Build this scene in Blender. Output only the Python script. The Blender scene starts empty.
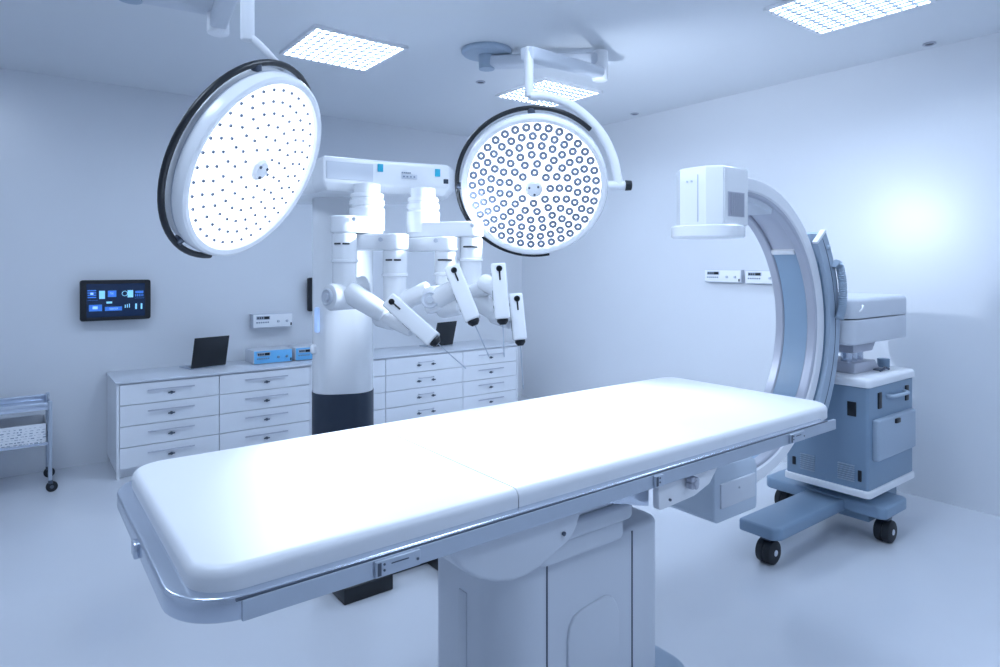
import bpy, bmesh, math
from mathutils import Vector, Matrix
PI=math.pi
sc=bpy.context.scene
COL=sc.collection
# ---------------------------------------------------------------- camera
EYE=1.65; F=642.0; YAW=math.radians(37.35); HOR=265.0
cd=bpy.data.cameras.new('camera'); cam=bpy.data.objects.new('camera',cd); COL.objects.link(cam)
cam.location=(0,0,EYE); cam.rotation_euler=(PI/2,0,-YAW)
cd.sensor_width=36; cd.lens=F/1000*36; cd.shift_y=-(333.5-HOR)/1000; cd.clip_start=.05
sc.camera=cam
# ---------------------------------------------------------------- exposure, world
vs=sc.view_settings; vs.view_transform='Standard'; vs.look='None'; vs.gamma=1; vs.use_curve_mapping=False
vs.exposure=0.12
W=bpy.data.worlds.new('world'); sc.world=W; W.use_nodes=True
W.node_tree.nodes['Background'].inputs[0].default_value=(.6,.75,1,1)
W.node_tree.nodes['Background'].inputs[1].default_value=.2
TINT=(.645,.79,1.0)
LAMP_TINT=(.72,.84,1.0)
PANEL_W=20.0       # ceiling panels beyond the picture
SPOT_W=75.0       # surgical lamp beam
ROOM=(-2.6,5.155,-2.4,6.295,3.176)
def lamp(name,typ,loc,energy,color,**k):
    l=bpy.data.lights.new(name,typ); l.energy=energy; l.color=color
    o=bpy.data.objects.new(name,l); COL.objects.link(o); o.location=loc
    for a,b in k.items(): setattr(l,a,b)
    return o
PANELS=[(1.87,4.28),(3.79,4.26),(3.885,1.74),(1.87,1.74),(-.3,1.74),(-.3,4.28),(1.87,-.9),(3.88,-.9),(-.3,-.9)]
for i,(x,y) in enumerate(PANELS[3:8]):
    lamp('panel_light','AREA',(x,y,3.165),PANEL_W,TINT,shape='SQUARE',size=.62)
# ---------------------------------------------------------------- geometry helpers
DV=Vector((math.sin(YAW),math.cos(YAW),0)); RV=Vector((math.cos(YAW),-math.sin(YAW),0)); UV=Vector((0,0,1))
def at(px,py,D): return Vector((0,0,EYE))+DV*D+RV*((px-500)/F*D)+UV*((HOR-py)/F*D)
MATS={}
def mat(name,col,rough=.5,metal=0,emit=0,ecol=None,noise=0,scale=8,bump=0,coat=0,spec=.5,alpha=1):
    if name in MATS: return MATS[name]
    m=bpy.data.materials.new(name); m.use_nodes=True; nt=m.node_tree; b=nt.nodes['Principled BSDF']
    b.inputs['Base Color'].default_value=(*col,1); b.inputs['Roughness'].default_value=rough
    b.inputs['Metallic'].default_value=metal; b.inputs['Specular IOR Level'].default_value=spec
    if coat: b.inputs['Coat Weight'].default_value=coat; b.inputs['Coat Roughness'].default_value=.1
    if emit: b.inputs['Emission Color'].default_value=(*(ecol or col),1); b.inputs['Emission Strength'].default_value=emit
    if noise or bump:
        tc=nt.nodes.new('ShaderNodeTexCoord'); n=nt.nodes.new('ShaderNodeTexNoise'); n.inputs['Scale'].default_value=scale
        n.inputs['Detail'].default_value=4
        nt.links.new(tc.outputs['Object'],n.inputs['Vector'])
        if noise:
            r=nt.nodes.new('ShaderNodeMapRange'); r.inputs[3].default_value=1-noise; r.inputs[4].default_value=1+noise
            nt.links.new(n.outputs['Fac'],r.inputs[0])
            mx=nt.nodes.new('ShaderNodeVectorMath'); mx.operation='SCALE'; mx.inputs[0].default_value=col
            nt.links.new(r.outputs[0],mx.inputs['Scale']); nt.links.new(mx.outputs[0],b.inputs['Base Color'])
        if bump:
            bp=nt.nodes.new('ShaderNodeBump'); bp.inputs['Strength'].default_value=bump; bp.inputs['Distance'].default_value=.01
            nt.links.new(n.outputs['Fac'],bp.inputs['Height']); nt.links.new(bp.outputs[0],b.inputs['Normal'])
    MATS[name]=m; return m
WALL=mat('wall_paint',(.73,.76,.81),.33,noise=.012,scale=3,spec=1.0)
CEIL=mat('ceiling_paint',(.76,.79,.83),.6,noise=.01,scale=2)
FLOOR=mat('floor_vinyl',(.64,.67,.73),.16,noise=.04,scale=1.6,spec=.5)
WHITE=mat('white_enamel',(.86,.88,.92),.35,noise=.01)
GLOSSW=mat('gloss_white_plastic',(.90,.92,.95),.22,noise=.01)
TUBM=mat('tube_housing_paint',(.52,.60,.70),.35,noise=.01)
PEDM=mat('pedestal_enamel',(.66,.70,.77),.35,noise=.01)
PAD=mat('white_vinyl',(.85,.87,.91),.4,noise=.01,scale=5)
LAM=mat('cabinet_laminate',(.80,.83,.88),.45,noise=.015)
LAMT=mat('cabinet_edge',(.54,.58,.66),.4,noise=.015)
STEEL=mat('brushed_steel',(.60,.66,.76),.22,metal=.85,noise=.04,scale=30)
SATIN=mat('satin_steel',(.48,.54,.63),.36,metal=.5,noise=.03,scale=20)
DSTEEL=mat('dark_steel',(.10,.12,.16),.35,metal=.6,noise=.03)
BLACK=mat('black_plastic',(.008,.011,.016),.35,noise=.05)
RUB=mat('black_rubber',(.010,.013,.018),.55,noise=.08,scale=30)
DARK=mat('dark_slate_plastic',(.022,.035,.06),.4,noise=.03)
BLUE=mat('blue_grey_plastic',(.22,.32,.44),.38,noise=.02)
BLUEL=mat('pale_blue_plastic',(.38,.47,.58),.38,noise=.02)
BLUEM=mat('blue_channel',(.30,.42,.56),.35,noise=.02)
LILAC=mat('lilac_grey_metal',(.50,.52,.60),.3,metal=.2,noise=.02)
PALE=mat('pale_grey_plastic',(.66,.70,.77),.38,noise=.02)
CYAN=mat('cyan_panel',(.16,.50,.85),.35,noise=.03)
STICK=mat('cyan_sticker',(.02,.42,.62),.4,noise=.03)
GREYD=mat('louvre_grey',(.05,.07,.10),.5)
GREYL=mat('lens_ring_grey',(.22,.28,.38),.3,noise=.02)
PANELM=mat('panel_glow',(1,1,1),.5,emit=23,ecol=TINT)
LEDM=mat('led_glow',(1,1,1),.5,emit=1.5,ecol=(.88,.94,1))
SCR=mat('screen_navy',(.002,.01,.035),.2,emit=.4,ecol=(.003,.02,.08))
SG1=mat('screen_bright',(.3,.6,.8),.3,emit=.6,ecol=(.2,.6,.9))
SG2=mat('screen_blue',(.05,.2,.6),.3,emit=.5,ecol=(.03,.15,.6))
GLOWB=mat('blue_indicator',(.3,.5,1),.3,emit=1.0,ecol=(.4,.65,1))
STRIP=mat('column_reflection',(.45,.62,1),.3,emit=.25,ecol=(.5,.72,1))  # faint emission standing in for a soft reflection on the column

MW={}
def link(name,me,m,parent=None,smooth=True):
    o=bpy.data.objects.new(name,me); COL.objects.link(o)
    if m: me.materials.append(m)
    if parent: o.parent=parent
    return o
def obj(name,bm,m,parent=None,label=None,smooth=True):
    M=MW.get(parent.name) if parent else None
    if M is not None: bm.transform(M.inverted())
    bmesh.ops.recalc_face_normals(bm,faces=bm.faces)
    me=bpy.data.meshes.new(name); bm.to_mesh(me); bm.free()
    if smooth:
        for p in me.polygons: p.use_smooth=True
        try: me.set_sharp_from_angle(angle=math.radians(32))
        except Exception: pass
    o=link(name,me,m,parent)
    if M is not None: MW[o.name]=M
    if label: o['label']=label
    return o
def thing(name,label,cat,loc=(0,0,0),rz=0,group=None):
    o=bpy.data.objects.new(name,None); COL.objects.link(o); o.empty_display_size=.1
    o.location=loc; o.rotation_euler=(0,0,rz)
    MW[o.name]=Matrix.Translation(loc)@Matrix.Rotation(rz,4,'Z')
    o['label']=label; o['category']=cat
    if group: o['group']=group
    return o
def struct(name,bm,m):
    o=obj(name,bm,m,smooth=False); o['kind']='structure'; return o
def dup(root,dx,label,group=None):
    r=root.copy(); COL.objects.link(r); r.location=Vector(root.location)+Vector(dx); r['label']=label
    if group: r['group']=group
    for ch in list(root.children):
        c=ch.copy(); COL.objects.link(c); c.parent=r
        for g in ch.children:
            e=g.copy(); COL.objects.link(e); e.parent=c
    return r
def NB(): return bmesh.new()
def frame(n,up=Vector((0,0,1))):
    n=Vector(n).normalized(); x=Vector(up).cross(n)
    if x.length<1e-4: x=Vector((1,0,0)).cross(n)
    x.normalize(); y=n.cross(x)
    return Matrix((x,y,n)).transposed().to_4x4()
def merge(bm,b2,M=None):
    if M is not None: b2.transform(M)
    me=bpy.data.meshes.new('t'); b2.to_mesh(me); b2.free(); bm.from_mesh(me); bpy.data.meshes.remove(me); return bm
def box(bm,x0,x1,y0,y1,z0,z1,bev=0,seg=2,M=None):
    b=bmesh.new(); bmesh.ops.create_cube(b,size=1)
    for v in b.verts: v.co=Vector(((x0+x1)/2+v.co.x*(x1-x0),(y0+y1)/2+v.co.y*(y1-y0),(z0+z1)/2+v.co.z*(z1-z0)))
    if bev: bmesh.ops.bevel(b,geom=list(b.edges),offset=min(bev,.49*min(abs(x1-x0),abs(y1-y0),abs(z1-z0))),segments=seg,profile=.5,affect='EDGES')
    return merge(bm,b,M)
def prism(bm,pts,axis,a,b,bev=0,seg=2,M=None,bevcap=True):
    """polygon pts (2d) extruded along axis ('x','y','z') from a to b"""
    def P(p,t):
        if axis=='z': return Vector((p[0],p[1],t))
        if axis=='y': return Vector((p[0],t,p[1]))
        return Vector((t,p[0],p[1]))
    q=bmesh.new(); n=len(pts)
    A=[q.verts.new(P(p,a)) for p in pts]; B=[q.verts.new(P(p,b)) for p in pts]
    q.faces.new(A); q.faces.new(list(reversed(B)))
    for i in range(n): q.faces.new((A[i],B[i],B[(i+1)%n],A[(i+1)%n]))
    bmesh.ops.recalc_face_normals(q,faces=q.faces)
    if bev:
        es=list(q.edges) if bevcap is True else [e for e in q.edges if not (e.verts[0] in A and e.verts[1] in A)]
        bmesh.ops.bevel(q,geom=es,offset=bev,segments=seg,profile=.5,affect='EDGES',clamp_overlap=True)
    return merge(bm,q,M)
def lathe(bm,prof,M=None,seg=40,closed=False):
    """prof: (r,z) list about z"""
    q=bmesh.new(); rings=[]
    for r,z in prof:
        if r<1e-6: rings.append([q.verts.new((0,0,z))])
        else: rings.append([q.verts.new((r*math.cos(2*PI*k/seg),r*math.sin(2*PI*k/seg),z)) for k in range(seg)])
    pr=list(zip(rings,rings[1:]))
    if closed: pr.append((rings[-1],rings[0]))
    for A,B in pr:
        for k in range(seg):
            k2=(k+1)%seg
            if len(A)==1 and len(B)==1: continue
            if len(A)==1: q.faces.new((A[0],B[k2],B[k]))
            elif len(B)==1: q.faces.new((A[k],A[k2],B[0]))
            else: q.faces.new((A[k],A[k2],B[k2],B[k]))
    return merge(bm,q,M)
def cyl(bm,p0,p1,r0,r1=None,bev=.0,seg=28):
    p0=Vector(p0); p1=Vector(p1); r1=r0 if r1 is None else r1; L=(p1-p0).length
    b=min(bev,L*.45,r0*.9,r1*.9)
    if b>0:
        pr=[(0,0),(r0-b,0),(r0-.3*b,.3*b),(r0,b),(r1,L-b),(r1-.3*b,L-.3*b),(r1-b,L),(0,L)]
    else: pr=[(0,0),(r0,0),(r1,L),(0,L)]
    up=Vector((0,0,1)) if abs((p1-p0).normalized().z)<.99 else Vector((0,1,0))
    return lathe(bm,pr,Matrix.Translation(p0)@frame(p1-p0,up),seg)
def tube(bm,pts,r,seg=12,cap=True):
    pts=[Vector(p) for p in pts]; rs=r if isinstance(r,(list,tuple)) else [r]*len(pts)
    q=bmesh.new(); rings=[]; up=Vector((0,0,1))
    t0=(pts[1]-pts[0]).normalized()
    if abs(t0.dot(up))>.95: up=Vector((0,1,0))
    x=up.cross(t0).normalized()
    for i,p in enumerate(pts):
        t=(pts[min(i+1,len(pts)-1)]-pts[max(i-1,0)]).normalized()
        x=(x-t*x.dot(t)).normalized(); y=t.cross(x)
        rings.append([q.verts.new(p+(x*math.cos(2*PI*k/seg)+y*math.sin(2*PI*k/seg))*rs[i]) for k in range(seg)])
    for A,B in zip(rings,rings[1:]):
        for k in range(seg): q.faces.new((A[k],A[(k+1)%seg],B[(k+1)%seg],B[k]))
    if cap: q.faces.new(list(reversed(rings[0]))); q.faces.new(rings[-1])
    return merge(bm,q)
def bez(p,n=16):
    """Catmull-Rom through points"""
    p=[Vector(a) for a in p]; out=[]
    P=[p[0]*2-p[1]]+p+[p[-1]*2-p[-2]]
    for i in range(1,len(P)-2):
        a,b,c,d=P[i-1:i+3]
        for k in range(n):
            t=k/n; out.append(.5*((2*b)+(c-a)*t+(2*a-5*b+4*c-d)*t*t+(3*b-a-3*c+d)*t**3))
    out.append(p[-1]); return out
def rrect(x0,x1,y0,y1,r,n=8):
    if not isinstance(r,(list,tuple)): r=[r]*4   # order: (x1,y1),(x0,y1),(x0,y0),(x1,y0)
    out=[]
    for (cx,cy,a0,rr) in ((x1-r[0],y1-r[0],0,r[0]),(x0+r[1],y1-r[1],PI/2,r[1]),(x0+r[2],y0+r[2],PI,r[2]),(x1-r[3],y0+r[3],1.5*PI,r[3])):
        for k in range(n+1):
            a=a0+PI/2*k/n; out.append((cx+rr*math.cos(a),cy+rr*math.sin(a)))
    return out
def octo(x0,x1,y0,y1,c): return [(x0+c,y0),(x1-c,y0),(x1,y0+c),(x1,y1-c),(x1-c,y1),(x0+c,y1),(x0,y1-c),(x0,y0+c)]
def slab(bm,outline,z0,z1,rt=.01,rb=.004,n=5):
    """prism with rounded top and bottom edges by insetting a convex outline along vertex normals"""
    def inset(d):
        m=len(outline); res=[]
        for i in range(m):
            a=Vector(outline[i-1]); b=Vector(outline[i]); c=Vector(outline[(i+1)%m])
            t=((b-a).normalized()+(c-b).normalized()).normalized() if (b-a).length>1e-9 and (c-b).length>1e-9 else (c-a).normalized()
            nrm=Vector((-t.y,t.x)); res.append(b+nrm*d)
        return res
    lv=[]
    for k in range(n+1):
        a=PI/2*k/n; lv.append((rb*(1-math.sin(a)),z0+rb*(1-math.cos(a))))
    for k in range(n+1):
        a=PI/2*k/n; lv.append((rt*(1-math.cos(a)),z1-rt*(1-math.sin(a))))
    q=bmesh.new(); rings=[[q.verts.new((p.x,p.y,z)) for p in inset(d)] for d,z in lv]; m=len(outline)
    for A,B in zip(rings,rings[1:]):
        for k in range(m): q.faces.new((A[k],A[(k+1)%m],B[(k+1)%m],B[k]))
    q.faces.new(list(reversed(rings[0]))); q.faces.new(rings[-1])
    return merge(bm,q)
def arc_sector(bm,c,r0,r1,a0,a1,y0,y1,n=48,bev=0):
    """ring sector in the xz plane about c=(x,z), angles in degrees, between y0 and y1"""
    q=bmesh.new(); rings=[]
    for k in range(n+1):
        a=math.radians(a0+(a1-a0)*k/n); ca,sa=math.cos(a),math.sin(a)
        rr=lambda r,y: q.verts.new((c[0]+r*ca,y,c[1]+r*sa))
        b=bev
        if b: sec=[(r0+b,y0),(r1-b,y0),(r1,y0+b),(r1,y1-b),(r1-b,y1),(r0+b,y1),(r0,y1-b),(r0,y0+b)]
        else: sec=[(r0,y0),(r1,y0),(r1,y1),(r0,y1)]
        rings.append([rr(*s) for s in sec])
    m=len(rings[0])
    for A,B in zip(rings,rings[1:]):
        for k in range(m): q.faces.new((A[k],A[(k+1)%m],B[(k+1)%m],B[k]))
    q.faces.new(list(reversed(rings[0]))); q.faces.new(rings[-1])
    return merge(bm,q)
# ---------------------------------------------------------------- room shell
X0,X1,Y0,Y1,ZC=ROOM
struct('floor',box(NB(),X0,X1,Y0,Y1,-.1,0),FLOOR)
struct('ceiling',box(NB(),X0,X1,Y0,Y1,ZC,ZC+.1),CEIL)
struct('wall_back',box(NB(),X0,X1,Y1,Y1+.1,0,ZC),WALL)
struct('wall_right',box(NB(),X1,X1+.1,Y0,Y1,0,ZC),WALL)
struct('wall_left',box(NB(),X0-.1,X0,Y0,Y1,0,ZC),WALL)
struct('wall_front',box(NB(),X0,X1,Y0-.1,Y0,0,ZC),WALL)
# ---------------------------------------------------------------- ceiling panels and spots
PL=['louvred ceiling light panel above the tilted left surgical lamp','louvred ceiling light panel partly behind the thin lamp pole','louvred ceiling light panel cut by the top edge at the right']
for i,(x,y) in enumerate(PANELS):
    if i==0:
        t=thing('ceiling_light',PL[0],'ceiling light',(x,y,ZC)); h=.325
        b=NB()
        for s in (-1,1):
            box(b,x+s*h-.012,x+s*h+.012,y-h-.012,y+h+.012,ZC-.02,ZC); box(b,x-h,x+h,y+s*h-.012,y+s*h+.012,ZC-.02,ZC)
        obj('frame',b,WHITE,t)
        obj('diffuser',box(NB(),x-h,x+h,y-h,y+h,ZC-.008,ZC-.001),PANELM,t)
        b=NB()
        for k in range(1,12): box(b,x-h+2*h*k/12-.004,x-h+2*h*k/12+.004,y-h,y+h,ZC-.022,ZC-.009)
        for k in range(1,8): box(b,x-h,x+h,y-h+2*h*k/8-.003,y-h+2*h*k/8+.003,ZC-.020,ZC-.009)
        obj('louvre_grid',b,GREYD,t); P0=t
        P0['group']='louvred ceiling panels'
    else:
        lab=PL[i] if i<3 else 'louvred ceiling light panel in the part of the ceiling outside the picture'
        if i<3: dup(P0,(x-PANELS[0][0],y-PANELS[0][1],0),lab)
SP=[((3.111,4.343),'small recessed spot in the ceiling beside the round lamp mount'),((5.0,4.317),'small recessed ceiling spot near the far corner of the room'),((5.03,1.72),'small recessed ceiling spot nearest the right picture edge')]
for i,((x,y),lab) in enumerate(SP):
    t=thing('recessed_spotlight',lab,'spotlight',(x,y,ZC),group='recessed ceiling spots')
    obj('bezel',lathe(NB(),[(.026,-.001),(.040,-.001),(.042,-.008),(.034,-.012),(.026,-.008)],Matrix.Translation((x,y,ZC)),24,True),LILAC,t)
    obj('lens',lathe(NB(),[(0,-.002),(.03,-.002),(.028,-.007),(0,-.008)],Matrix.Translation((x,y,ZC)),24),DARK,t)
# ---------------------------------------------------------------- drawer cabinets
def cabinet(x0,x1,cols,label,double=()):
    yf=5.69; t=thing('drawer_cabinet',label,'cabinet',((x0+x1)/2,(yf+Y1)/2,0),group='drawer cabinets along the back wall')
    b=NB(); box(b,x0,x1,yf+.02,Y1-.005,.06,.735); box(b,x0+.02,x1-.02,yf+.06,Y1-.01,0,.06)
    for xe in (x0,x1-.018): box(b,xe,xe+.018,yf,yf+.022,.0,.735)
    obj('carcass',b,LAM,t)
    obj('worktop',box(NB(),x0-.008,x1+.008,yf-.012,Y1-.003,.735,.75,.003),PALE,t)
    zs=[.075,.238,.401,.564,.727]
    for ci,(a,c) in enumerate(cols):
        for k in range(4):
            dr=obj('drawer',box(NB(),a+.003,c-.003,yf-.002,yf+.019,zs[k]+.003,zs[k+1]-.003,.002,1),LAM,t)
            m=(a+c)/2; zc=(zs[k]+zs[k+1])/2
            b=NB()
            if ci in double:
                w=.085; box(b,m-w,m+w,yf-.022,yf-.016,zc+.012,zc+.020,.002)
                for s in (-1,1): box(b,m+s*w-.005,m+s*w+.005,yf-.02,yf,zc+.012,zc+.020)
            else:
                w=(c-a)*.235; box(b,m-w,m+w,yf-.020,yf-.012,zc+.018,zc+.028,.002)
                for s in (-.8,.8): box(b,m+s*w-.006,m+s*w+.006,yf-.018,yf,zc+.019,zc+.027)
            obj('handle',b,LILAC,dr)
            for s in ((-1,1) if ci in double else (0,)):
                b=NB(); xc=m+s*.085
                cyl(b,(xc,yf-.012,zc-.014),(xc,yf,zc-.014),.012); box(b,xc-.026,xc+.026,yf-.016,yf-.008,zc-.020,zc-.008,.004)
                obj('lock',b,DSTEEL,dr)
cabinet(.648,2.19,[(.666,1.39),(1.39,2.17)],'pale two-column drawer cabinet with laptop and blue-fronted boxes on top, left of the robot column')
cabinet(2.212,4.60,[(2.23,2.93),(2.93,3.845),(3.845,4.58)],'pale three-column drawer cabinet near the room corner, right of the robot column',double=(1,))
# laptops
def laptop(loc,rz,label):
    t=thing('laptop',label,'laptop',loc,rz,group='laptops on the cabinets')
    M=MW[t.name]; w=.31
    def B(*a,bev=.003): return box(NB(),*a,bev,2,M)
    obj('base',B(0,w,0,.21,.001,.012),SATIN,t)
    k=obj('keyboard',B(.02,w-.02,.03,.12,.012,.014,bev=.001),DSTEEL,t)
    T=M@Matrix.Rotation(math.radians(14),4,'X')
    obj('lid',box(NB(),0,w,-.008,0,.012,.285,.003,2,T),BLACK,t)
    obj('screen',box(NB(),.01,w-.01,0,.002,.03,.272,0,2,T),DARK,t)
laptop((1.23,5.985,.75),math.radians(14),'open black laptop left of the blue-fronted boxes on the left cabinet')
laptop((3.65,5.99,.75),math.radians(14),'open black laptop behind the robot arms on the right cabinet')
# bench instruments and wall panels
def device(name,label,cat,M,w,d,h,body,front,group):
    """front face looks along -y of M, centre bottom at the origin"""
    t=thing(name,label,cat,M.translation,M.to_euler().z,group=group)
    M=MW[t.name]
    obj('housing',box(NB(),-w/2,w/2,0,d,.003,h,.004,2,M),LAMT if name=='wall_control_panel' else body,t)
    obj('front_panel',box(NB(),-w/2+.004,w/2-.004,-.006,.001,.008,h-.005,.002,2,M),front,t)
    obj('display',box(NB(),-w*.42,-w*.08,-.009,-.005,h*.60,h*.86,.001,1,M),SATIN,t)
    d1=obj('readout',box(NB(),-w*.23,-w*.10,-.011,-.008,h*.64,h*.82,.0,1,M),BLACK,t)
    b=NB()
    for k in range(3): box(b,-w*(.40-.055*k),-w*(.36-.055*k),-.0105,-.008,h*.66,h*.80,0,1,M)
    obj('indicator_marks',b,DARK,t)
    b=NB()
    for k in range(6): box(b,-w*(.42-.055*k),-w*(.42-.055*k)+w*.035,-.0085,-.005,h*.36,h*.46,0,1,M)
    obj('button_row',b,GREYL,t)
    for s in (.13,.35):
        obj('knob',cyl(NB(),M@Vector((w*s,-.005,h*.45)),M@Vector((w*s,-.02,h*.45)),h*.10,h*.085,.002,16),LAMT if front is not CYAN else BLUE,t)
    obj('switch',box(NB(),w*.44,w*.475,-.010,-.005,h*.12,h*.32,.001,1,M),BLACK,t)
device('bench_instrument','blue-fronted white instrument box next to the laptop on the cabinet','instrument',Matrix.Translation((1.915,5.93,.75)),.35,.26,.125,PALE,CYAN,'blue-fronted instruments on the cabinet')
device('bench_instrument','blue-fronted white instrument box partly hidden behind the robot column','instrument',Matrix.Translation((2.29,5.93,.75)),.34,.26,.125,PALE,CYAN,'blue-fronted instruments on the cabinet')
device('wall_control_panel','white control box on the back wall above the blue-fronted instruments','control panel',Matrix.Translation((2.0,6.20,1.05)),.375,.09,.135,PALE,WHITE,'white control boxes on the walls')
RW=lambda y,z: Matrix.Translation((5.10,y,z))@Matrix.Rotation(-PI/2,4,'Z')
device('wall_control_panel','white control box on the right wall, fully visible left of the big curved arm','control panel',RW(3.38,1.49),.37,.05,.118,PALE,WHITE,'white control boxes on the walls')
device('wall_control_panel','white control box on the right wall half hidden by the big curved arm','control panel',RW(2.97,1.485),.37,.05,.118,PALE,WHITE,'white control boxes on the walls')
# wall monitors
def monitor(xc,label):
    t=thing('wall_monitor',label,'monitor',(xc,6.20,1.19),group='monitors on the back wall')
    w,h,z=.51,.335,1.19; y=6.20
    obj('casing',prism(NB(),rrect(xc-w/2,xc+w/2,z,z+h,.018,4),'y',y,y+.035,.004,1),BLACK,t)
    obj('bracket',box(NB(),xc-.06,xc+.06,y+.035,Y1-.002,z+.1,z+.23,.004),DSTEEL,t)
    s=obj('screen',box(NB(),xc-w/2+.045,xc+w/2-.045,y-.002,y+.001,z+.03,z+h-.03),SCR,t)
    b=NB(); c=NB(); d=NB(); u=lambda f:xc-w/2+w*f; v=lambda f:z+h*(1-f)
    def R(bm,a,e,f,g): box(bm,u(a),u(e),y-.004,y-.0015,v(g),v(f))
    G=lambda a,e,f,g: obj('graphic_block',box(NB(),u(a),u(e),y-.004,y-.0015,v(g),v(f)),SG1,s)
    G(.26,.34,.26,.46); G(.66,.74,.26,.44); G(.36,.44,.53,.58)
    for k in range(3): G(.62+.03*k,.632+.03*k,.62-.01*k,.70)
    for f in (.77,.85): G(f,f+.025,.6,.74)
    lathe(b,[(.018,0),(.022,0),(.022,.002),(.018,.002)],Matrix.Translation((u(.62),y-.0015,v(.34)))@Matrix.Rotation(PI/2,4,'X'),20,True)
    for k in range(4): R(c,.10+.001*k,.22,.24+.055*k,.27+.055*k)
    R(c,.38,.50,.26,.42); R(c,.77,.89,.28,.34); R(c,.12,.30,.6,.76); R(c,.34,.58,.66,.76); R(c,.10,.24,.49,.495); R(c,.76,.90,.46,.465)
    for k in range(5): R(c,.77+.026*k,.785+.026*k,.36,.42)
    R(d,.14,.18,.30,.35); R(d,.17,.24,.64,.71); R(d,.41,.46,.30,.36); R(d,.40,.52,.69,.73)
    obj('graphic_ring',b,SG1,s); obj('blue_graphics',c,SG2,s); obj('glowing_spots',d,GLOWB,s)
monitor(.705,'black-framed wall monitor with blue glowing graphics at the left of the back wall')
monitor(2.60,'black wall monitor mostly hidden behind the robot column')
# ---------------------------------------------------------------- steel trolley at the left edge
def trolley():
    x0,x1,y0,y1=-.62,.232,5.70,6.10
    t=thing('steel_trolley','steel medical trolley on castors cut off by the left picture edge','trolley',((x0+x1)/2,(y0+y1)/2,0))
    for x in (x0,x1):
        for y in (y0,y1): obj('post',cyl(NB(),(x,y,.07),(x,y,.66),.013,.013,.003,12),SATIN,t)
    for n,z in (('top_tray',.60),('lower_shelf',.345)):
        b=NB(); box(b,x0,x1,y0,y1,z,z+.006)
        hh=.05 if n=='top_tray' else .02
        for y in (y0,y1): box(b,x0,x1,y-.004,y+.004,z,z+hh,.002)
        for x in (x0,x1): box(b,x-.004,x+.004,y0,y1,z,z+hh,.002)
        obj(n,b,STEEL,t)
    for x in (x0,x1):
        for y in (y0,y1):
            c=obj('castor',cyl(NB(),(x+.01,y-.014,.037),(x+.01,y+.014,.037),.037,.037,.006,24),RUB,t)
            b=NB(); cyl(b,(x+.01,y-.017,.037),(x+.01,y+.017,.037),.012); box(b,x-.012,x+.016,y-.018,y+.018,.06,.085,.004)
            obj('hub',b,DSTEEL,c)
    o=thing('instrument_basket','white speckled wire basket on the lower trolley shelf','basket',(-.18,5.9,.351))
    bx=(-.10-.28,.222-.01,5.715,6.07)
    b=NB(); x0,x1,y0,y1=bx
    for (a,c,e,f) in ((x0,x1,y0,y0+.004),(x0,x1,y1-.004,y1),(x0,x0+.004,y0,y1),(x1-.004,x1,y0,y1)): box(b,a,c,e,f,.352,.50)
    box(b,x0,x1,y0,y1,.352,.356)
    obj('side_walls',b,WHITE,o)
    b=NB(); import random; rd=random.Random(4)
    for r in range(7):
        x=x0+.01
        while x<x1-.02:
            w=rd.uniform(.008,.022); box(b,x,x+w,y0-.0015,y0+.001,.365+.018*r+rd.uniform(-.003,.003),.369+.018*r); x+=w+rd.uniform(.006,.02)
    obj('perforations',b,GREYL,o)
trolley()
# ---------------------------------------------------------------- surgical robot
RD=4.0
rc=at(343,265,RD); rc.z=0
ROB=thing('surgical_robot','white four-armed surgical robot on a tall column behind the operating table','robot',rc,-YAW+math.radians(14))
def polyD(pts): return [(at(px,265,D).x,at(px,265,D).y) for px,D in pts]
def stad(px0,px1,D0,D1,r,n=8): return rrect(0,1,0,1,.1)
# column: rounded rectangle, in robot-local frame
MR=MW[ROB.name]
w=.180
def colslab(z0,z1,w,d,r,rt=.01): 
    return slab(NB(),rrect(-w,w,-d,d,r,8),z0,z1,rt,.003)
b=colslab(.885,2.10,w,.21,.13); b.transform(MR); obj('column',b,GLOSSW,ROB)
b=colslab(.0,.885,w+.004,.214,.134,.003); b.transform(MR); obj('column_base',b,DARK,ROB,'dark slate lower section of the column')
b=slab(NB(),rrect(-.30,.30,-.36,.42,.12,8),0,.10,.03,.003); b.transform(MR); obj('floor_plate',b,DARK,ROB)
b=NB(); box(b,-.165,-.135,-.19,-.15,1.25,1.40,.012,2,MR); obj('reflection_strip',b,STRIP,ROB)  # reflected glow on the column, put in as a faintly emissive strip
b=NB(); box(b,-.19,-.14,-.16,-.11,1.12,1.18,.015,3,MR); obj('side_handle',b,GLOSSW,ROB)
# boom head
pts=[(312,3.555),(323,3.384),(374,3.537),(449,3.708),(454,3.825),(436,4.248),(290,4.248),(285,3.780)]
q=bmesh.new(); T=polyD(pts); cx=sum(p[0] for p in T)/8; cy=sum(p[1] for p in T)/8
def ringz(s,z): return [q.verts.new((cx+(p[0]-cx)*s,cy+(p[1]-cy)*s,z)) for p in T]
RR=[ringz(.93,2.048),ringz(1,2.093),ringz(1,2.212),ringz(.975,2.230)]
for A,B_ in zip(RR,RR[1:]):
    for k in range(8): q.faces.new((A[k],A[(k+1)%8],B_[(k+1)%8],B_[k]))
q.faces.new(RR[0][::-1]); q.faces.new(RR[-1])
bmesh.ops.recalc_face_normals(q,faces=q.faces)
bmesh.ops.bevel(q,geom=list(q.edges),offset=.012,segments=3,profile=.5,affect='EDGES',clamp_overlap=True)
HEAD=obj('boom_head',merge(NB(),q),GLOSSW,ROB)
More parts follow.
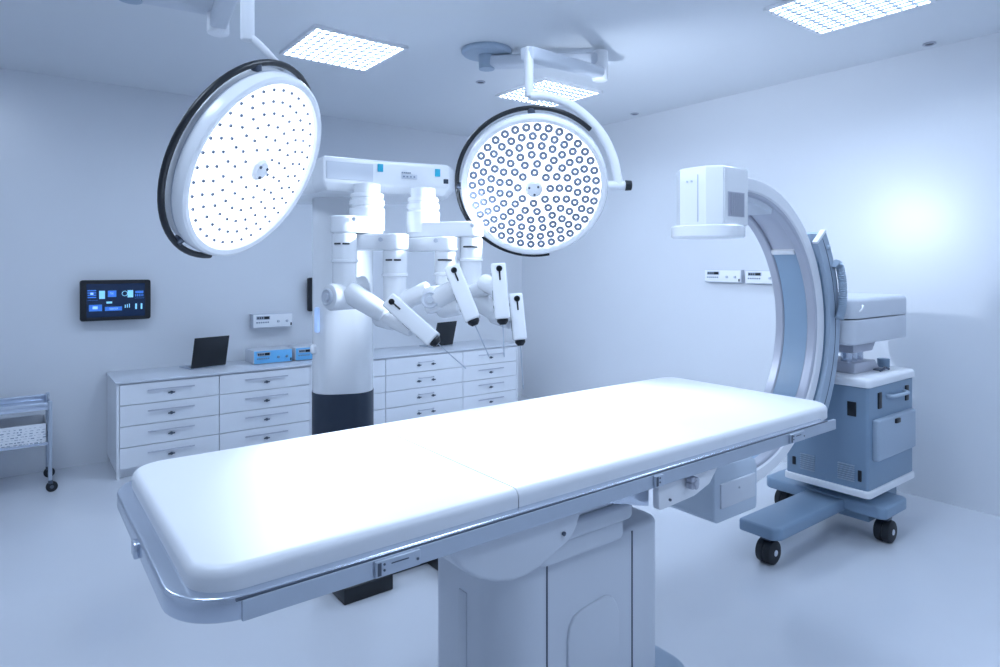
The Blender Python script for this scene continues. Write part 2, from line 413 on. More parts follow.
def onface(i,f,z,out=.003):
    a=Vector(T[i]); c=Vector(T[(i+1)%8]); p=a+(c-a)*f; t=(c-a).normalized(); n=Vector((t.y,-t.x))
    if n.dot(p-Vector((cx,cy)))<0: n=-n
    M=Matrix(((t.x,n.x,0),(t.y,n.y,0),(0,0,1))).to_4x4(); M.translation=Vector((p.x+n.x*out,p.y+n.y*out,z)); return M
def sticker(M,mname):
    b=NB(); box(b,-.016,.016,-.003,.003,-.022,.022,.003,2,M); s=obj('sticker',b,STICK,HEAD)
    b=NB(); box(b,-.009,.006,.002,.0045,.006,.010,0,1,M); box(b,-.009,.009,.002,.0045,-.002,.002,0,1,M); box(b,-.004,.009,.002,.0045,-.012,-.008,0,1,M)
sticker(onface(2,.08,2.187),0); sticker(onface(2,.84,2.178),0)
M=onface(2,.46,2.152); b=NB(); box(b,-.045,.045,-.003,.003,-.018,.008,.002,2,M); pl=obj('name_plate',b,PALE,HEAD)
b=NB()
for k in range(5): box(b,-.046+.011*k,-.038+.011*k,.002,.0045,.012,.019,0,1,M)
for k in range(4): box(b,-.038+.02*k,-.028+.02*k,.002,.0045,-.010,-.002,0,1,M)
obj('plate_marks',b,GREYL,HEAD)
M=onface(2,.955,2.134); obj('sensor_window',box(NB(),-.014,.014,-.004,.004,-.016,.010,.002,2,M),DARK,HEAD)
for px,D in ((367,3.690),(434,3.825)):
    p=at(px,265,D); obj('top_stud',cyl(NB(),(p.x,p.y,2.225),(p.x,p.y,2.247),.022,.016,.005,16),DARK,HEAD)
M=onface(1,.52,2.148); obj('side_panel',box(NB(),-.13,.13,-.003,.003,-.04,.055,.004,2,M),PALE,HEAD)
# drums under the head
def zat(py,D): return EYE+(HOR-py)/F*D
def drum(px,D,py0,py1,rp,label=None):
    r=rp*D/F; p=at(px,265,D); z1=zat(py0,D); z0=zat(py1,D); h=z1-z0
    pr=[(0,z1+.05),(r*.8,z1+.05),(r*.8,z1),(r*.96,z1),(r,z1-.006),(r,z1-.10*h),(r*.95,z1-.12*h),(r*.95,z1-.16*h),(r*1.05,z1-.18*h),(r*1.05,z1-.30*h),(r*.95,z1-.33*h),(r*.95,z1-.37*h),(r*1.06,z1-.40*h),(r*1.06,z0+.006),(r*1.0,z0),(0,z0)]
    return lathe(NB(),pr,Matrix.Translation((p.x,p.y,0)),36)
obj('shoulder_drum',drum(367,3.438,194,231,16.5),GLOSSW,ROB)
obj('shoulder_drum',drum(423,3.528,198,234,15.5),GLOSSW,ROB)
def link_block(bm,pA,pB,r0,r1,z0,z1):
    """stadium between two vertical axes"""
    a=Vector((pA.x,pA.y)); c=Vector((pB.x,pB.y)); ang=math.atan2((c-a).y,(c-a).x); o=[]
    for k in range(13): o.append((c.x+r1*math.cos(ang-PI/2+PI*k/12),c.y+r1*math.sin(ang-PI/2+PI*k/12)))
    for k in range(13): o.append((a.x+r0*math.cos(ang+PI/2+PI*k/12),a.y+r0*math.sin(ang+PI/2+PI*k/12)))
    slab(bm,o,z0,z1,.008,.008,3)
def arm(sp):
    D=sp['D']; k=D/F; pd=at(sp['drum'][0],265,sp['drum'][1]); pc=at(sp['cx'],265,D)
    b=NB(); z1=zat(sp['ly'][0],D); z0=zat(sp['ly'][1],D)
    link_block(b,pd,pc,sp.get('dr',.085),sp['r']*1.12*k,z0,z1)
    A=obj('robot_arm',b,GLOSSW,ROB)
    # hanging tube
    r=sp['r']*k; zt=z0; zb=zat(sp['tb'],D); zc=zat(sp['col'],D); b=NB()
    lathe(b,[(0,zt+.01),(r*.92,zt+.01),(r*.92,zt-.004),(r,zt-.008),(r,zc+.008),(r*1.08,zc+.005),(r*1.08,zc-.005),(r*.95,zc-.008),(r*.95,zb),(0,zb)],Matrix.Translation((pc.x,pc.y,0)),32)
    obj('hanging_tube',b,GLOSSW,A)
    b=NB(); zs=zat(sp['slot'],D); dirc=(-DV); base=math.atan2(dirc.y,dirc.x)
    segs=((-.62,-.06),(.08,.62)) if sp.get('two') else ((-.65,.65),)
    for s0,s1 in segs:
        pts=[(pc.x+(r+.001)*math.cos(base+s0+(s1-s0)*j/8),pc.y+(r+.001)*math.sin(base+s0+(s1-s0)*j/8),zs) for j in range(9)]
        tube(b,pts,.0045,8)
    obj('slot_marks',b,BLACK,A)
    b=NB(); px,py=sp['screw']; 
    c=at(px,py,D); n=-DV
    cyl(b,c+DV*.02-DV*(sp['r']*1.12*k+.022),c+DV*.02-DV*(sp['r']*1.12*k+.005),2.2*k,2.0*k,.001,12); obj('screw_cap',b,LAMT,A)
    # joints and forearm
    b=NB()
    for (p0,p1,r0,r1,D0,D1) in sp['seg']:
        cyl(b,at(*p0,D0),at(*p1,D1),r0*k,r1*k,.35*min(r0,r1)*k,28)
    obj('forearm',b,GLOSSW,A)
    if 'cap' in sp:
        (cx_,cy_,cd_),(ex,ey,ed)=sp['cap']
        b=NB(); p0=at(cx_,cy_,cd_); p1=at(ex,ey,ed); n=(p1-p0).normalized()
        lathe(b,[(.035,-.002),(.042,-.002),(.044,.006),(.038,.010),(.03,.004),(.02,.004),(.018,.012),(0,.012)],Matrix.Translation(p0)@frame(-n),24)
        obj('joint_cap',b,PALE,A)
    # instrument carriage
    (a0,a1,wd)=sp['car']; p0=at(*a0); p1=at(*a1); ax=(p1-p0).normalized(); L=(p1-p0).length
    fwd=(-DV+UV*.15); y=fwd-ax*fwd.dot(ax); y.normalize(); x=y.cross(ax)
    M=Matrix((x,y,ax)).transposed().to_4x4(); M.translation=p0
    hw=wd/2*k
    b=NB(); box(b,-hw,hw,-.05,.045,0,L,.010,3,M)
    C=obj('instrument_carriage',b,GLOSSW,A)
    b=NB(); obj('carriage_knob',cyl(NB(),M@Vector((hw*.1,.04,.028)),M@Vector((hw*.1,.052,.028)),.016,.014,.002,14),BLACK,A)
    cyl(b,M@Vector((hw*.1,.04,.028)),M@Vector((hw*.1,.052,.028)),.016,.014,.002,14)
    box(b,hw*.1-.004,hw*.1+.004,.044,.049,.03,.085,.001,1,M); obj('carriage_lever',b,BLACK,A)
    b=NB()
    lathe(b,[(0,L-.002),(hw*.75,L-.002),(hw*.75,L+.012),(hw*.4,L+.028),(0,L+.028)],M,16); obj('carriage_tip',b,BLACK,A); b=NB()
    box(b,-hw-.002,-hw+.003,.0,.022,.13,.18,.002,1,M); box(b,-hw-.002,-hw+.003,.005,.02,.27*L/.36,.29*L/.36,.002,1,M)
    box(b,-hw-.002,-hw+.003,.01,.026,.045,.062,.002,1,M)
    obj('side_slots',b,BLACK,A)
    b=NB(); tube(b,[M@Vector((0,0,L+.02)),at(*sp['tip'])],.0026,8); e=at(*sp['tip']); cyl(b,e,e+ax*.02,.0045,.002,0,8)
    obj('instrument_shaft',b,SATIN,A)
    return A
D=3.72
arm(dict(D=3.330,drum=(367,3.438),cx=344.5,r=12.3,ly=(216,233),tb=292,col=261,slot=244,two=1,screw=(357,220),
  seg=[((328,297),(362,297),13.5,12,3.240,3.402),((348,291),(386,315),11.5,9.5,3.294,3.240),((378,316),(396,322),10,9,3.294,3.222),((386,318),(412,332),7,5,3.240,3.150),((350,290),(368,284),10,10,3.420,3.465)],
  cap=((327.5,297,3.236),(362,297,3.402)),car=((389,300,3.150),(434,340,3.096),15.5),tip=(463,366,3.060)))
arm(dict(D=3.348,drum=(367,3.438),cx=395,r=12.2,ly=(234,250),tb=302,col=275,slot=260,two=1,screw=(383,240),dr=.09,
  seg=[((392,301),(412,299),12,11,3.348,3.348),((398,304),(430,289),9.5,9,3.348,3.294),((431,287),(437,312),11,11,3.294,3.276),((436,300),(456,288),11,9,3.276,3.204),((442,305),(462,306),13,9,3.312,3.240)],
  cap=((430,300,3.222),(434,301,3.420)),car=((452,267,3.150),(473,320,3.096),15),tip=(487.5,353,3.060)))
arm(dict(D=3.420,drum=(423,3.528),cx=471,r=11.2,ly=(222,237),tb=290,col=260,slot=247,screw=(473,226),
  seg=[((460,291),(484,288),11,10,3.420,3.402),((470,296),(492,283),9,8,3.402,3.294),((483,282),(500,290),9,8,3.330,3.240)],
  car=((498,264,3.168),(502.5,319,3.132),14),tip=(504,353,3.096)))
arm(dict(D=3.384,drum=(423,3.528),cx=446,r=11.4,ly=(237,251),tb=284,col=274,slot=260,screw=(437,241),dr=.09,
  seg=[((436,286),(452,292),12,11,3.402,3.420),((448,292),(482,308),11,10,3.456,3.402),((478,300),(498,314),10.5,9,3.384,3.294),((494,314),(512,324),9,6,3.312,3.240)],
  car=((515.5,294,3.204),(520,340,3.168),13),tip=(523,385,3.132)))
# ---------------------------------------------------------------- surgical lamps
def surgical_lamp(label,C,n,R,up,pole,arms,arc,arcr,clamps,yoke,mount,lens):
    n=n.normalized(); e2=(up-n*up.dot(n)).normalized(); e1=e2.cross(n)
    M=Matrix((e1,e2,n)).transposed().to_4x4(); M.translation=C
    t=thing('surgical_lamp',label,'surgical lamp',Vector((C.x,C.y,ZC)))
    # housing
    pr=[(0,-.10*R/.4),(.30*R,-.105*R/.4),(.75*R,-.10*R/.4),(.95*R,-.085),(R,-.06),(R,.004),(.985*R,.018),(.96*R,.022),(.915*R,.018),(.905*R,.006),(.905*R,-.004),(0,-.004)]
    H=obj('housing',lathe(NB(),pr,M,72),GLOSSW,t)
    obj('seam_ring',lathe(NB(),[(R*.999,-.022),(R*1.004,-.022),(R*1.004,-.027),(R*.985,-.027)],M,72,True),LAMT,H)
    L=obj('light_face',lathe(NB(),[(0,-.003),(.905*R,-.003),(.905*R,.002),(0,.002)],M,64),LEDM,t)
    rr=lens*R; proto=None; outer=NB()
    Pm=[(rr*.34,0),(rr,0),(rr*.95,.005),(rr*.38,.005)]
    for r_,cnt in ((.22,8),(.345,13),(.47,19),(.595,25),(.72,31),(.84,36)):
        for k in range(cnt):
            a=2*PI*k/cnt+r_*7; c=M@Vector((r_*R*math.cos(a),r_*R*math.sin(a),.002))
            MM=Matrix.Translation(c)@M.to_3x3().to_4x4()
            if r_>.8: lathe(outer,Pm,MM,14,True); continue
            if proto is None:
                q=lathe(NB(),Pm,None,14,True); proto=obj('led_lens',q,LENSM)
                o=proto; o.parent=L
            else:
                o=proto.copy(); COL.objects.link(o)
            o.matrix_basis=MW[L.name].inverted()@MM
    o=obj('outer_led_lenses',outer,LENSM,L); o['kind']='stuff'
    b=NB(); lathe(b,[(0,.002),(.115*R,.002),(.115*R,.02),(.09*R,.03),(0,.032)],M,36); hb=obj('handle_hub',b,GLOSSW,t)
    for k in range(3):
        b=NB(); a=PI*.2+2*PI*k/3; c=M@Vector((.07*R*math.cos(a),.07*R*math.sin(a),.028)); cyl(b,c,c+n*.006,.006,.006,0,10)
        obj('hub_screw',b,DSTEEL,hb)
    # handle ring
    a0,a1=arc; N=60
    RZ=-.045
    pts=[M@Vector((arcr*R*math.cos(math.radians(a0+(a1-a0)*k/N)),arcr*R*math.sin(math.radians(a0+(a1-a0)*k/N)),RZ)) for k in range(N+1)]
    HR=obj('handle_ring',tube(NB(),pts,.0125*R/.4,12),BLACK,t,'black curved grab rail around the rim')
    for a in clamps:
        a=math.radians(a); u=Vector((math.cos(a),math.sin(a),0)); b=NB()
        p0=M@(u*R*.97+Vector((0,0,RZ))); p1=M@(u*R*arcr+Vector((0,0,RZ)))
        cyl(b,p0,p1,.022*R/.4,.018*R/.4,.004,12); obj('rail_clamp',b,DSTEEL,HR)
    # suspension
    obj('yoke',tube(NB(),bez(yoke[0],14),yoke[1],12),WHITE,t)
    if yoke[2]:
        b=NB(); p0,p1=yoke[2]; cyl(b,p0,p1,.026,.026,.004,16); st=obj('pivot',b,WHITE,t)
        b=NB(); v=(p1-p0).normalized(); cyl(b,p1,p1+v*.035,.029,.027,.004,16); obj('pivot_knob',b,BLACK,st)
    b=NB(); cyl(b,pole[0],pole[1],pole[2],pole[2],.006,20); obj('pole',b,WHITE,t)
    for (p0,p1,w,h) in arms:
        d=(p1-p0); ln=d.length; X=d.normalized(); Y=UV.cross(X).normalized(); Z=X.cross(Y)
        MM=Matrix((X,Y,Z)).transposed().to_4x4(); MM.translation=p0
        b=NB(); box(b,-.03,ln+.03,-w/2,w/2,-h/2,h/2,.02,3,MM)
        A=obj('suspension_arm',b,PALE,t)
    pj_=arms[0][1]; b=NB(); cyl(b,(pj_.x,pj_.y,min(arms[0][1].z,arms[1][0].z)-.06),(pj_.x,pj_.y,max(arms[0][1].z,arms[1][0].z)+.06),.055,.055,.012,20); obj('elbow_joint',b,WHITE,t)
    m=mount; b=NB(); lathe(b,[(0,ZC-.002),(.18,ZC-.002),(.18,ZC-.02),(.165,ZC-.035),(.06,ZC-.04),(.055,arms[0][0].z-.05),(0,arms[0][0].z-.05)],Matrix.Translation((m.x,m.y,0)),36); obj('ceiling_mount',b,BLUEL,t)
    return t,M
LENSM=mat('lens_ring',(.19,.24,.33),.3,noise=.02)
def vframe(px,py):
    v=(at(px,py,1)-Vector((0,0,EYE))).normalized(); r=v.cross(UV).normalized(); u=r.cross(v); return v,r,u
# right lamp, facing the camera side and a little down
D2=3.5; C2=at(534,188,D2); v,r,u=vframe(534,188)
tl=math.radians(20); n2=(-v*math.cos(tl)-u*math.sin(tl)); R2=73.5*D2/F
pb=at(529,97,3.45); pt=at(529,47,3.45); m2=Vector((2.69,3.68,ZC)); e1_=at(600,63,4.5); a2=at(529,54,3.46); a1=at(487,62,4.55); a1.x,a1.y=m2.x,m2.y
L2,M2=surgical_lamp('round surgical lamp facing forward with separate grey LED rings, right of the robot',C2,n2,R2,u,
  (pb,pt,4.6*3.45/F),[(a1,Vector((e1_.x,e1_.y,a1.z)),.10,.085),(Vector((e1_.x,e1_.y,a1.z-.09)),a2,.085,.075)],
  (46,282),1.065,(92,180,262),
  ([at(530,96,3.45),at(548,97,3.46),at(572,106,3.47),at(597,128,3.49),at(612,155,3.5),at(619,185,3.5)],.026,(at(603,185.5,3.5),at(625,185.5,3.5))),m2,.058)
# left lamp, tilted
D1=2.42; C1=at(256,168,D1); v,r,u=vframe(256,168)
th=math.radians(57); g=math.radians(-27); n1=-v*math.cos(th)+(r*math.cos(g)+u*math.sin(g))*math.sin(th); R1=98*D1/F
up1=(-r*math.sin(g)+u*math.cos(g))
j0=at(130,-16,3.2); j1=at(218,14,3.4); j2=at(250,-75,2.3); m1=Vector((j0.x,j0.y,ZC))
j0.z=3.02; 
L1,M1=surgical_lamp('large surgical lamp tilted to the right with dazzling white face, left of the robot',C1,n1,R1,up1,
  (at(247.5,41,2.3),at(247.5,-75,2.3),6.6*2.3/F),[(j0,Vector((j1.x,j1.y,3.02)),.10,.09),(Vector((j1.x,j1.y,2.93)),j2,.085,.08)],
  (-38,282-0),1.06,(-6,62,125,250),
  ([at(252,38,2.3),at(262,47,2.31),at(272,58,2.33),at(281,72,2.4),at(272,98,2.58)],[.013]*57,None),m1,.017)
# beams: each lamp's own light at its hub, then two added spots
def beam(name,C,n,R,target,energy,size,rad):
    o=lamp(name,'SPOT',C+n*.05,energy,LAMP_TINT,spot_size=math.radians(size),spot_blend=.8,shadow_soft_size=rad)
    o.rotation_euler=(target-o.location).to_track_quat('-Z','Y').to_euler(); return o
beam('lamp_or_fill_spot',C2,n2,R2,Vector((1.9,1.6,1.1)),SPOT_W,56,.035)
beam('lamp_or_fill_spot',C1,n1,R1,Vector((1.0,1.6,1.1)),SPOT_W,62,.035)
gl=lamp('added_wall_glow','SPOT',C2-n2*.17,125,LAMP_TINT,spot_size=math.radians(138),spot_blend=1.0,shadow_soft_size=.04)  # added spot hidden behind the right lamp, makes the right wall glow
beam('lamp_or_fill_spot',C2+n2*.06,n2,R2,at(385,250,3.4),110,58,.04)  # added fill spot in front of the right lamp, brightens the robot
gl.rotation_euler=Vector((1,.34,-.10)).to_track_quat('-Z','Y').to_euler()
# ---------------------------------------------------------------- operating table
TB=thing('operating_table','large operating table with white mattress and pedestal in the foreground','operating table',(1.3,1.7,0))
ZT=1.10
for (a,c) in ((None,.988),(.992,1.8597),(1.8603,None)):
    o=NB(); slab(o,rrect(.258,2.612,1.222,2.035,[.085,.085,.085,.085],10),1.046,ZT,.022,.004,6)
    for xc,sg in ((a,-1),(c,1)):
        if xc is None: continue
        r_=bmesh.ops.bisect_plane(o,geom=list(o.verts)+list(o.edges)+list(o.faces),plane_co=(xc,0,0),plane_no=(sg,0,0),clear_outer=True)
        bmesh.ops.holes_fill(o,edges=[g_ for g_ in r_['geom_cut'] if isinstance(g_,bmesh.types.BMEdge)],sides=0)
    obj('mattress_section',o,PAD,TB)
o=slab(NB(),rrect(.222,2.50,1.197,2.062,[.05,.13,.13,.05],10),1.010,1.056,.006,.008,3)
obj('table_tray',o,STEEL,TB)
for y in (1.194,2.065):
    b=NB(); box(b,.33,2.552,y-.003,y+.008,1.012,1.050,.001,1); sr=obj('side_rail',b,SATIN,TB)
    obj('rail_groove',box(NB(),.32,2.49,y-.0005,y+.006,1.050,1.0535),DSTEEL,sr)
def clamp(x,w,nm='rail_clamp',y=1.182):
    b=NB(); box(b,x-w/2,x+w/2,y+.001,y+.010,1.015,1.048,.002,2); c=obj(nm,b,SATIN,TB)
    b=NB(); box(b,x-w/2+.004,x-w/2+.012,y-.0005,y+.003,1.019,1.045)
    obj('clamp_slot',b,DSTEEL,c); b=NB()
    for z in (1.028,1.040): cyl(b,(x-w/2+.019,y-.0005,z),(x-w/2+.019,y+.003,z),.0026,.0026,0,10)
    obj('clamp_bolt',b,DSTEEL,c); b=NB()
    if w>.05:
        cyl(b,(x+w/2-.008,y-.0005,1.030),(x+w/2-.008,y+.003,1.030),.003,.003,0,10)
        box(b,x-w/2+.035,x+w/2-.03,y-.0005,y+.002,1.037,1.039)
        obj('clamp_mark',b,DSTEEL,c)
clamp(.64,.105); clamp(2.25,.10); clamp(1.48,.04)
b=NB(); box(b,.212,.224,1.58,1.62,1.012,1.045,.004); obj('end_bolt',b,STEEL,TB)
# under-frame shell
pts=[(.795,1.012),(.805,.98),(.835,.94),(.880,.905),(.935,.880),(.985,.867),(1.03,.866),(1.08,.877),(1.175,.915),(1.195,.930),(1.212,.955),(1.238,1.012)]
b=prism(NB(),pts,'y',1.24,1.99,.012,3); q_=obj('under_shell',b,PEDM,TB)
b=NB(); cyl(b,(1.155,1.234,.945),(1.155,1.242,.945),.006,.005,.001,12); obj('shell_screw',b,DSTEEL,q_)
b=NB()
for i,(z0,z1,g_) in enumerate(((.955,1.005,0),(.915,.955,.018),(.865,.915,.0),(.80,.865,.02))):
    slab(b,rrect(1.14+g_,1.56-g_,1.33+g_,1.88-g_,.05),z0,z1,.012,.012,4)
obj('lift_bellows',b,PALE,TB)
b=NB(); pts=[(1.24,1.012),(1.27,1.0),(1.34,.975),(1.42,.955),(1.47,.940),(1.525,.925),(1.525,1.012)]; prism(b,pts,'y',1.26,1.98,.004,2); obj('hinge_block',b,STEEL,TB)
pg=[(1.525,1.015),(1.528,.925),(1.54,.92),(1.70,.928),(1.78,.95),(1.83,1.0),(1.84,1.015)]
for y in (1.225,1.975):
    b=NB(); prism(b,pg,'y',y,y+.025,.005,2); pl=obj('side_plate',b,WHITE,TB)
    if y<1.5:
        b=NB()
        for a in range(4):
            c=Vector((1.665+.013*math.cos(a*PI/2+.6),1.208,.982+.013*math.sin(a*PI/2+.6))); cyl(b,c-Vector((0,.012,0)),c+Vector((0,.012,0)),.010,.010,.003,14)
        cyl(b,(1.665,1.19,.982),(1.665,1.228,.982),.011,.011,.002,14); obj('star_knob',b,LILAC,pl)
        b=NB(); cyl(b,(1.575,1.219,.945),(1.575,1.228,.945),.004,.004,0,10); obj('plate_screw',b,DSTEEL,pl)
b=NB(); box(b,1.53,2.56,1.27,1.96,.985,1.012,.004); obj('leg_frame',b,PALE,TB)
# pedestal
bx0,bx1,by0,by1,bz=1.085,1.757,1.40,1.79,.80
o=slab(NB(),rrect(bx0,bx1,by0,by1,[.05,.06,.13,.05],12),.28,bz,.022,.004,6)
PED=obj('pedestal',o,PEDM,TB)
for x in (1.24,1.609):
    b=NB(); box(b,x-.0035,x+.0035,by0-.0015,by0+.02,.28,bz-.015,.001,1); obj('panel_gap',b,DSTEEL,PED)
b=NB(); prism(b,[(1.318,.20),(1.542,.20),(1.542,.545),(1.530,.58),(1.510,.605),(1.478,.617),(1.375,.605),(1.345,.595),(1.325,.57),(1.318,.53)],'y',by0-.008,by0+.01,.006,3)
obj('access_panel',b,PEDM,PED)
b=NB(); box(b,bx0-.004,bx0+.006,1.585,1.625,.30,.67,.003,2); obj('recess_strip',b,PALE,PED)
o=slab(NB(),rrect(1.0,1.87,1.33,1.86,.09,8),.0,.29,.05,.01,5); obj('foot_cover',o,BLUEL,TB,'pale blue cover around the foot of the pedestal')
# ---------------------------------------------------------------- foot control
FC=thing('foot_control','black foot control unit on the floor under the table','foot control',(1.5,3.0,0))
b=NB(); prism(b,[(2.925,.0),(2.925,.075),(2.965,.10),(3.10,.075),(3.12,.0)],'x',1.285,1.55,.006,2); pd=obj('pedal',b,BLACK,FC)
b=NB(); box(b,1.385,1.415,2.975,3.0,.095,.115,.004); obj('pedal_catch',b,BLACK,pd)
b=NB(); box(b,1.42,2.02,3.06,3.20,.0,.10,.008); box(b,1.83,2.05,2.62,3.12,.0,.10,.008); obj('base_frame',b,BLACK,FC)
# ---------------------------------------------------------------- mobile C-arm
CA=thing('mobile_x_ray_c_arm','blue and white mobile C-arm x-ray machine on black wheels at the head of the table','x-ray machine',(4.2,1.95,0))
CC=(2.98,1.31); YC=1.95; HW=.128
b=NB(); arc_sector(b,CC,.712,.785,-100,93,YC-HW,YC+HW,90,.008)
RING=obj('c_arm',b,WHITE,CA)
b=NB(); arc_sector(b,CC,.69,.716,-100,90,YC-HW+.006,YC-HW+.058,90,.006); arc_sector(b,CC,.69,.716,-100,90,YC+HW-.058,YC+HW-.006,90,.006); obj('track_rail',b,LILAC,RING)
b=NB(); arc_sector(b,CC,.699,.714,-100,36,YC-HW+.06,YC+HW-.06,60,0); obj('channel_liner',b,BLUEM,RING)
b=NB(); arc_sector(b,CC,.688,.714,35.5,37.5,YC-HW+.06,YC+HW-.06,2,0); obj('channel_stop',b,GLOSSW,RING)
b=NB(); arc_sector(b,CC,.66,.713,68,88,YC-HW+.02,YC+HW-.02,10,.004); obj('mounting_block',b,PALE,RING)
# head (image intensifier)
HP=[(2.655,1.85),(2.705,1.79),(2.915,1.79),(2.95,1.82),(2.95,2.07),(2.72,2.07),(2.655,2.0)]
HD=obj('image_detector',slab(NB(),HP,1.845,2.13,.014,.006,4),GLOSSW,CA)
obj('detector_rim',lathe(NB(),[(0,1.785),(.168,1.785),(.177,1.791),(.177,1.838),(.170,1.845),(0,1.845)],Matrix.Translation((2.785,1.93,0)),48),GLOSSW,HD)
b=NB(); box(b,2.745,2.885,1.7885,1.792,1.885,2.005)
for k in range(8): box(b,2.752+.0165*k,2.760+.0165*k,1.784,1.791,1.89,2.0)
obj('detector_vent',b,LILAC,HD)
b=NB(); box(b,2.652,2.66,1.893,1.897,1.86,2.09,.001); obj('cover_joint',b,LILAC,HD)
b=NB(); box(b,2.716,2.722,1.787,1.795,1.85,2.12,.001); obj('corner_bead',b,GLOSSW,HD)
for y in (1.93,1.955):
    obj('cover_screw',cyl(NB(),(2.656,y,2.06),(2.650,y,2.06),.005,.005,0,10),LAMT,HD)
b=NB(); arc_sector(b,CC,.706,.713,37,70,YC-HW+.06,YC+HW-.06,20,0); obj('channel_recess',b,LILAC,RING)
# x-ray tube housing
o=NB(); prism(o,[(2.60,.45),(2.925,.45),(2.935,.47),(2.935,.66),(2.92,.695),(2.88,.715),(2.61,.72),(2.575,.70),(2.575,.47)],'y',1.75,2.09,.010,3)
TU=obj('x_ray_tube_housing',o,TUBM,CA)
b=NB(); box(b,2.62,2.91,1.742,1.755,.515,.632,.006,3); tp=obj('housing_cover',b,PALE,TU)
b=NB(); cyl(b,(2.765,1.738,.59),(2.765,1.743,.59),.005,.005,0,10); obj('cover_screw',b,LAMT,TU)
# yoke
b=NB(); arc_sector(b,CC,.885,.905,-42,36,YC-HW-.032,YC+HW+.032,50,.003)
YK=obj('yoke_housing',b,BLUEL,CA)
for sg in (-1,1):
    y=YC+sg*(HW+.018); b=NB(); arc_sector(b,CC,.787,.903,-42,35.8,y-.013,y+.013,50,.003); ck=obj('yoke_cheek',b,BLUEL,YK)
b=NB(); arc_sector(b,CC,.849,.853,-42,35,YC-HW-.0325,YC-HW-.029,50,0); obj('yoke_seam',b,DSTEEL,YK)
b=NB(); arc_sector(b,CC,.79,.884,-41,24,YC-HW-.004,YC+HW+.004,50,0); obj('yoke_core',b,BLUE,YK)
b=NB(); arc_sector(b,CC,.786,.907,35.8,36.8,YC-HW-.034,YC-HW-.004,4,.002); obj('yoke_trim',b,WHITE,YK)
b=NB(); a=math.radians(30); p=(CC[0]+.878*math.cos(a),CC[1]+.878*math.sin(a)); cyl(b,(p[0],YC-HW-.030,p[1]),(p[0],YC-HW-.042,p[1]),.016,.013,.004,16); obj('yoke_bolt',b,BLUEL,YK)
hp=bez([(3.79,1.775,1.66),(3.825,1.765,1.64),(3.85,1.76,1.54),(3.85,1.76,1.42),(3.82,1.765,1.34)],18)
obj('corrugated_hose',tube(NB(),hp,[.020 if i%2 else .025 for i in range(len(hp))],12),BLUEL,CA)
# upper unit
o=slab(NB(),rrect(3.90,4.70,1.725,2.16,[.05,.05,.07,.05],6),1.175,1.325,.006,.02,4); UU=obj('generator_unit',o,PALE,CA)
o=slab(NB(),rrect(3.90,4.70,1.725,2.16,[.05,.05,.07,.05],6),1.332,1.455,.03,.004,5); obj('unit_lid',o,PALE,UU)
b=NB(); tube(b,bez([(3.98,1.724,1.375),(3.985,1.713,1.385),(4.00,1.711,1.405),(4.015,1.723,1.41)],5),.006,8); obj('lid_handle',b,WHITE,UU)
b=NB(); prism(b,[(4.08,1.175),(4.40,1.175),(4.34,1.11),(4.08,1.11)],'y',1.80,2.05,.006,2); obj('neck_flare',b,LILAC,CA)
b=NB()
for x in (4.12,4.19,4.27): cyl(b,(x,1.86,1.05),(x,1.86,1.12),.032,.032,.003,18)
obj('neck_piston',b,STEEL,CA)
b=NB(); prism(b,[(4.05,1.055),(4.33,1.055),(4.40,.99),(4.05,.99)],'y',1.78,2.07,.006,2); obj('neck_socket',b,LILAC,CA)
# cabinet
def cabp(e=0): return rrect(3.945-e,4.59+e,1.66-e,2.155+e,.02+e,5)
CB=obj('cabinet_body',slab(NB(),cabp(),.335,.935,.006,.004,3),BLUE,CA)
obj('console_top',slab(NB(),cabp(.012),.935,.99,.025,.008,4),WHITE,CA)
obj('bottom_trim',slab(NB(),cabp(.012),.295,.336,.008,.004,3),WHITE,CA)
b=NB(); box(b,4.0,4.54,1.625,1.665,.505,.745,.012,3); dr=obj('storage_drawer',b,BLUEL,CB)
b=NB(); box(b,4.22,4.28,1.612,1.628,.70,.728,.005); obj('drawer_latch',b,BLACK,dr)
b=NB(); tube(b,bez([(4.19,1.662,.865),(4.20,1.635,.862),(4.28,1.628,.86),(4.42,1.628,.86),(4.44,1.662,.865)],6),.011,10); obj('push_handle',b,BLUEL,CB)
def port(x0,x1,y0,y1,z0,z1): obj('latch_plate',box(NB(),x0,x1,y0,y1,z0,z1,.003,2),BLACK,CB)
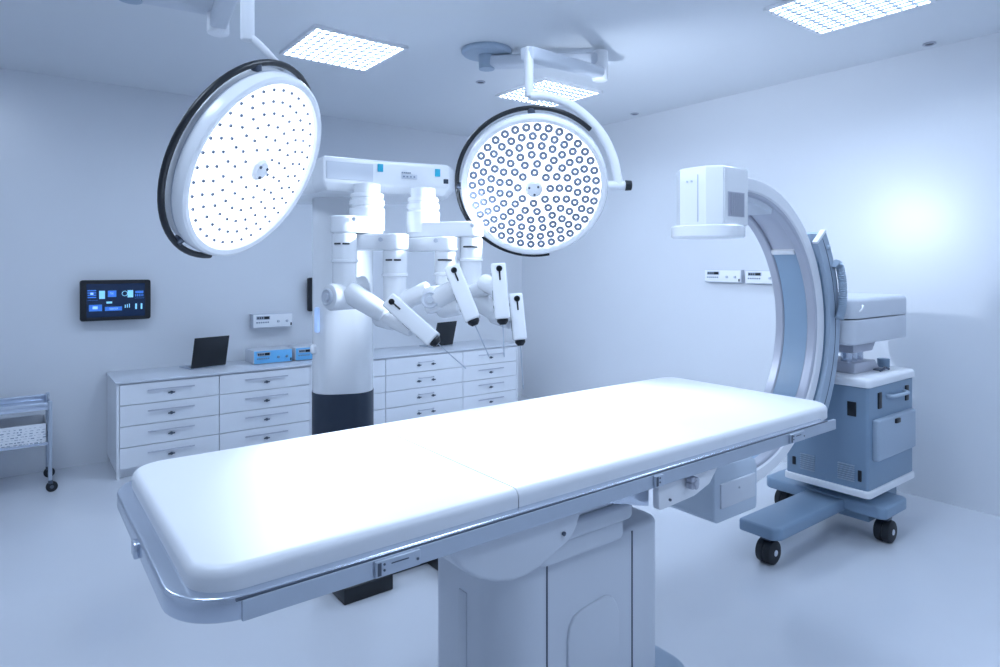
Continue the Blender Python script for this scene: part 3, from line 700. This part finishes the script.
port(4.07,4.115,1.652,1.662,.80,.895); port(4.46,4.505,1.652,1.662,.80,.895)
port(3.938,3.947,1.725,1.775,.76,.845); port(3.938,3.947,2.09,2.11,.39,.44); port(3.938,3.947,1.695,1.715,.385,.45)
for y0,y1,z0 in ((1.97,2.06,.375),(1.735,1.83,.375)):
    b=NB()
    for k in range(8): box(b,3.937,3.947,y0,y1,z0+.013*k,z0+.006+.013*k,.001,1)
    obj('vent_grille',b,BLUEL,CB)
b=NB(); box(b,4.30,4.38,1.74,1.80,.99,1.0,.004); tube(b,bez([(4.25,1.72,1.0),(4.29,1.71,1.012),(4.34,1.73,1.012),(4.37,1.715,1.0)],5),.007,8); obj('control_levers',b,DSTEEL,CA)
b=NB(); cyl(b,(4.50,1.80,.985),(4.50,1.80,1.045),.035,.037,.004,18); obj('cup_holder',b,BLUE,CA)
# base
b=NB(); prism(b,octo(4.02,4.36,1.60,2.35,.03),'z',.165,.235,.012,3); obj('cross_beam',b,BLUE,CA)
b=NB(); prism(b,[(3.27,1.865),(3.31,1.83),(4.10,1.83),(4.10,2.065),(3.27,2.065)],'z',.155,.225,.014,3); obj('front_leg',b,BLUE,CA)
b=NB(); box(b,4.10,4.50,1.72,2.10,.10,.30,.01); obj('chassis_block',b,BLUE,CA)
for (x,y) in ((3.345,1.93),(4.16,1.655),(4.18,2.29)):
    r_=.066; w_=.046
    b=NB(); M=Matrix.Translation((x,y,r_))@Matrix.Rotation(PI/2,4,'X')
    lathe(b,[(0,-w_),(r_*.8,-w_),(r_*.96,-w_+.006),(r_,-w_+.014),(r_,-.006),(r_*.93,-.003),(r_*.93,.003),(r_,.006),(r_,w_-.014),(r_*.96,w_-.006),(r_*.8,w_),(0,w_)],M,36)
    W_=obj('wheel',b,RUB,CA)
    b=NB(); cyl(b,(x,y-w_-.003,r_),(x,y+w_+.003,r_),.017,.017,.002,18); obj('wheel_hub',b,PALE,W_)
    b=NB(); box(b,x-.03,x+.03,y-.03,y+.03,.128,.17,.008); obj('wheel_fork',b,DSTEEL,W_)
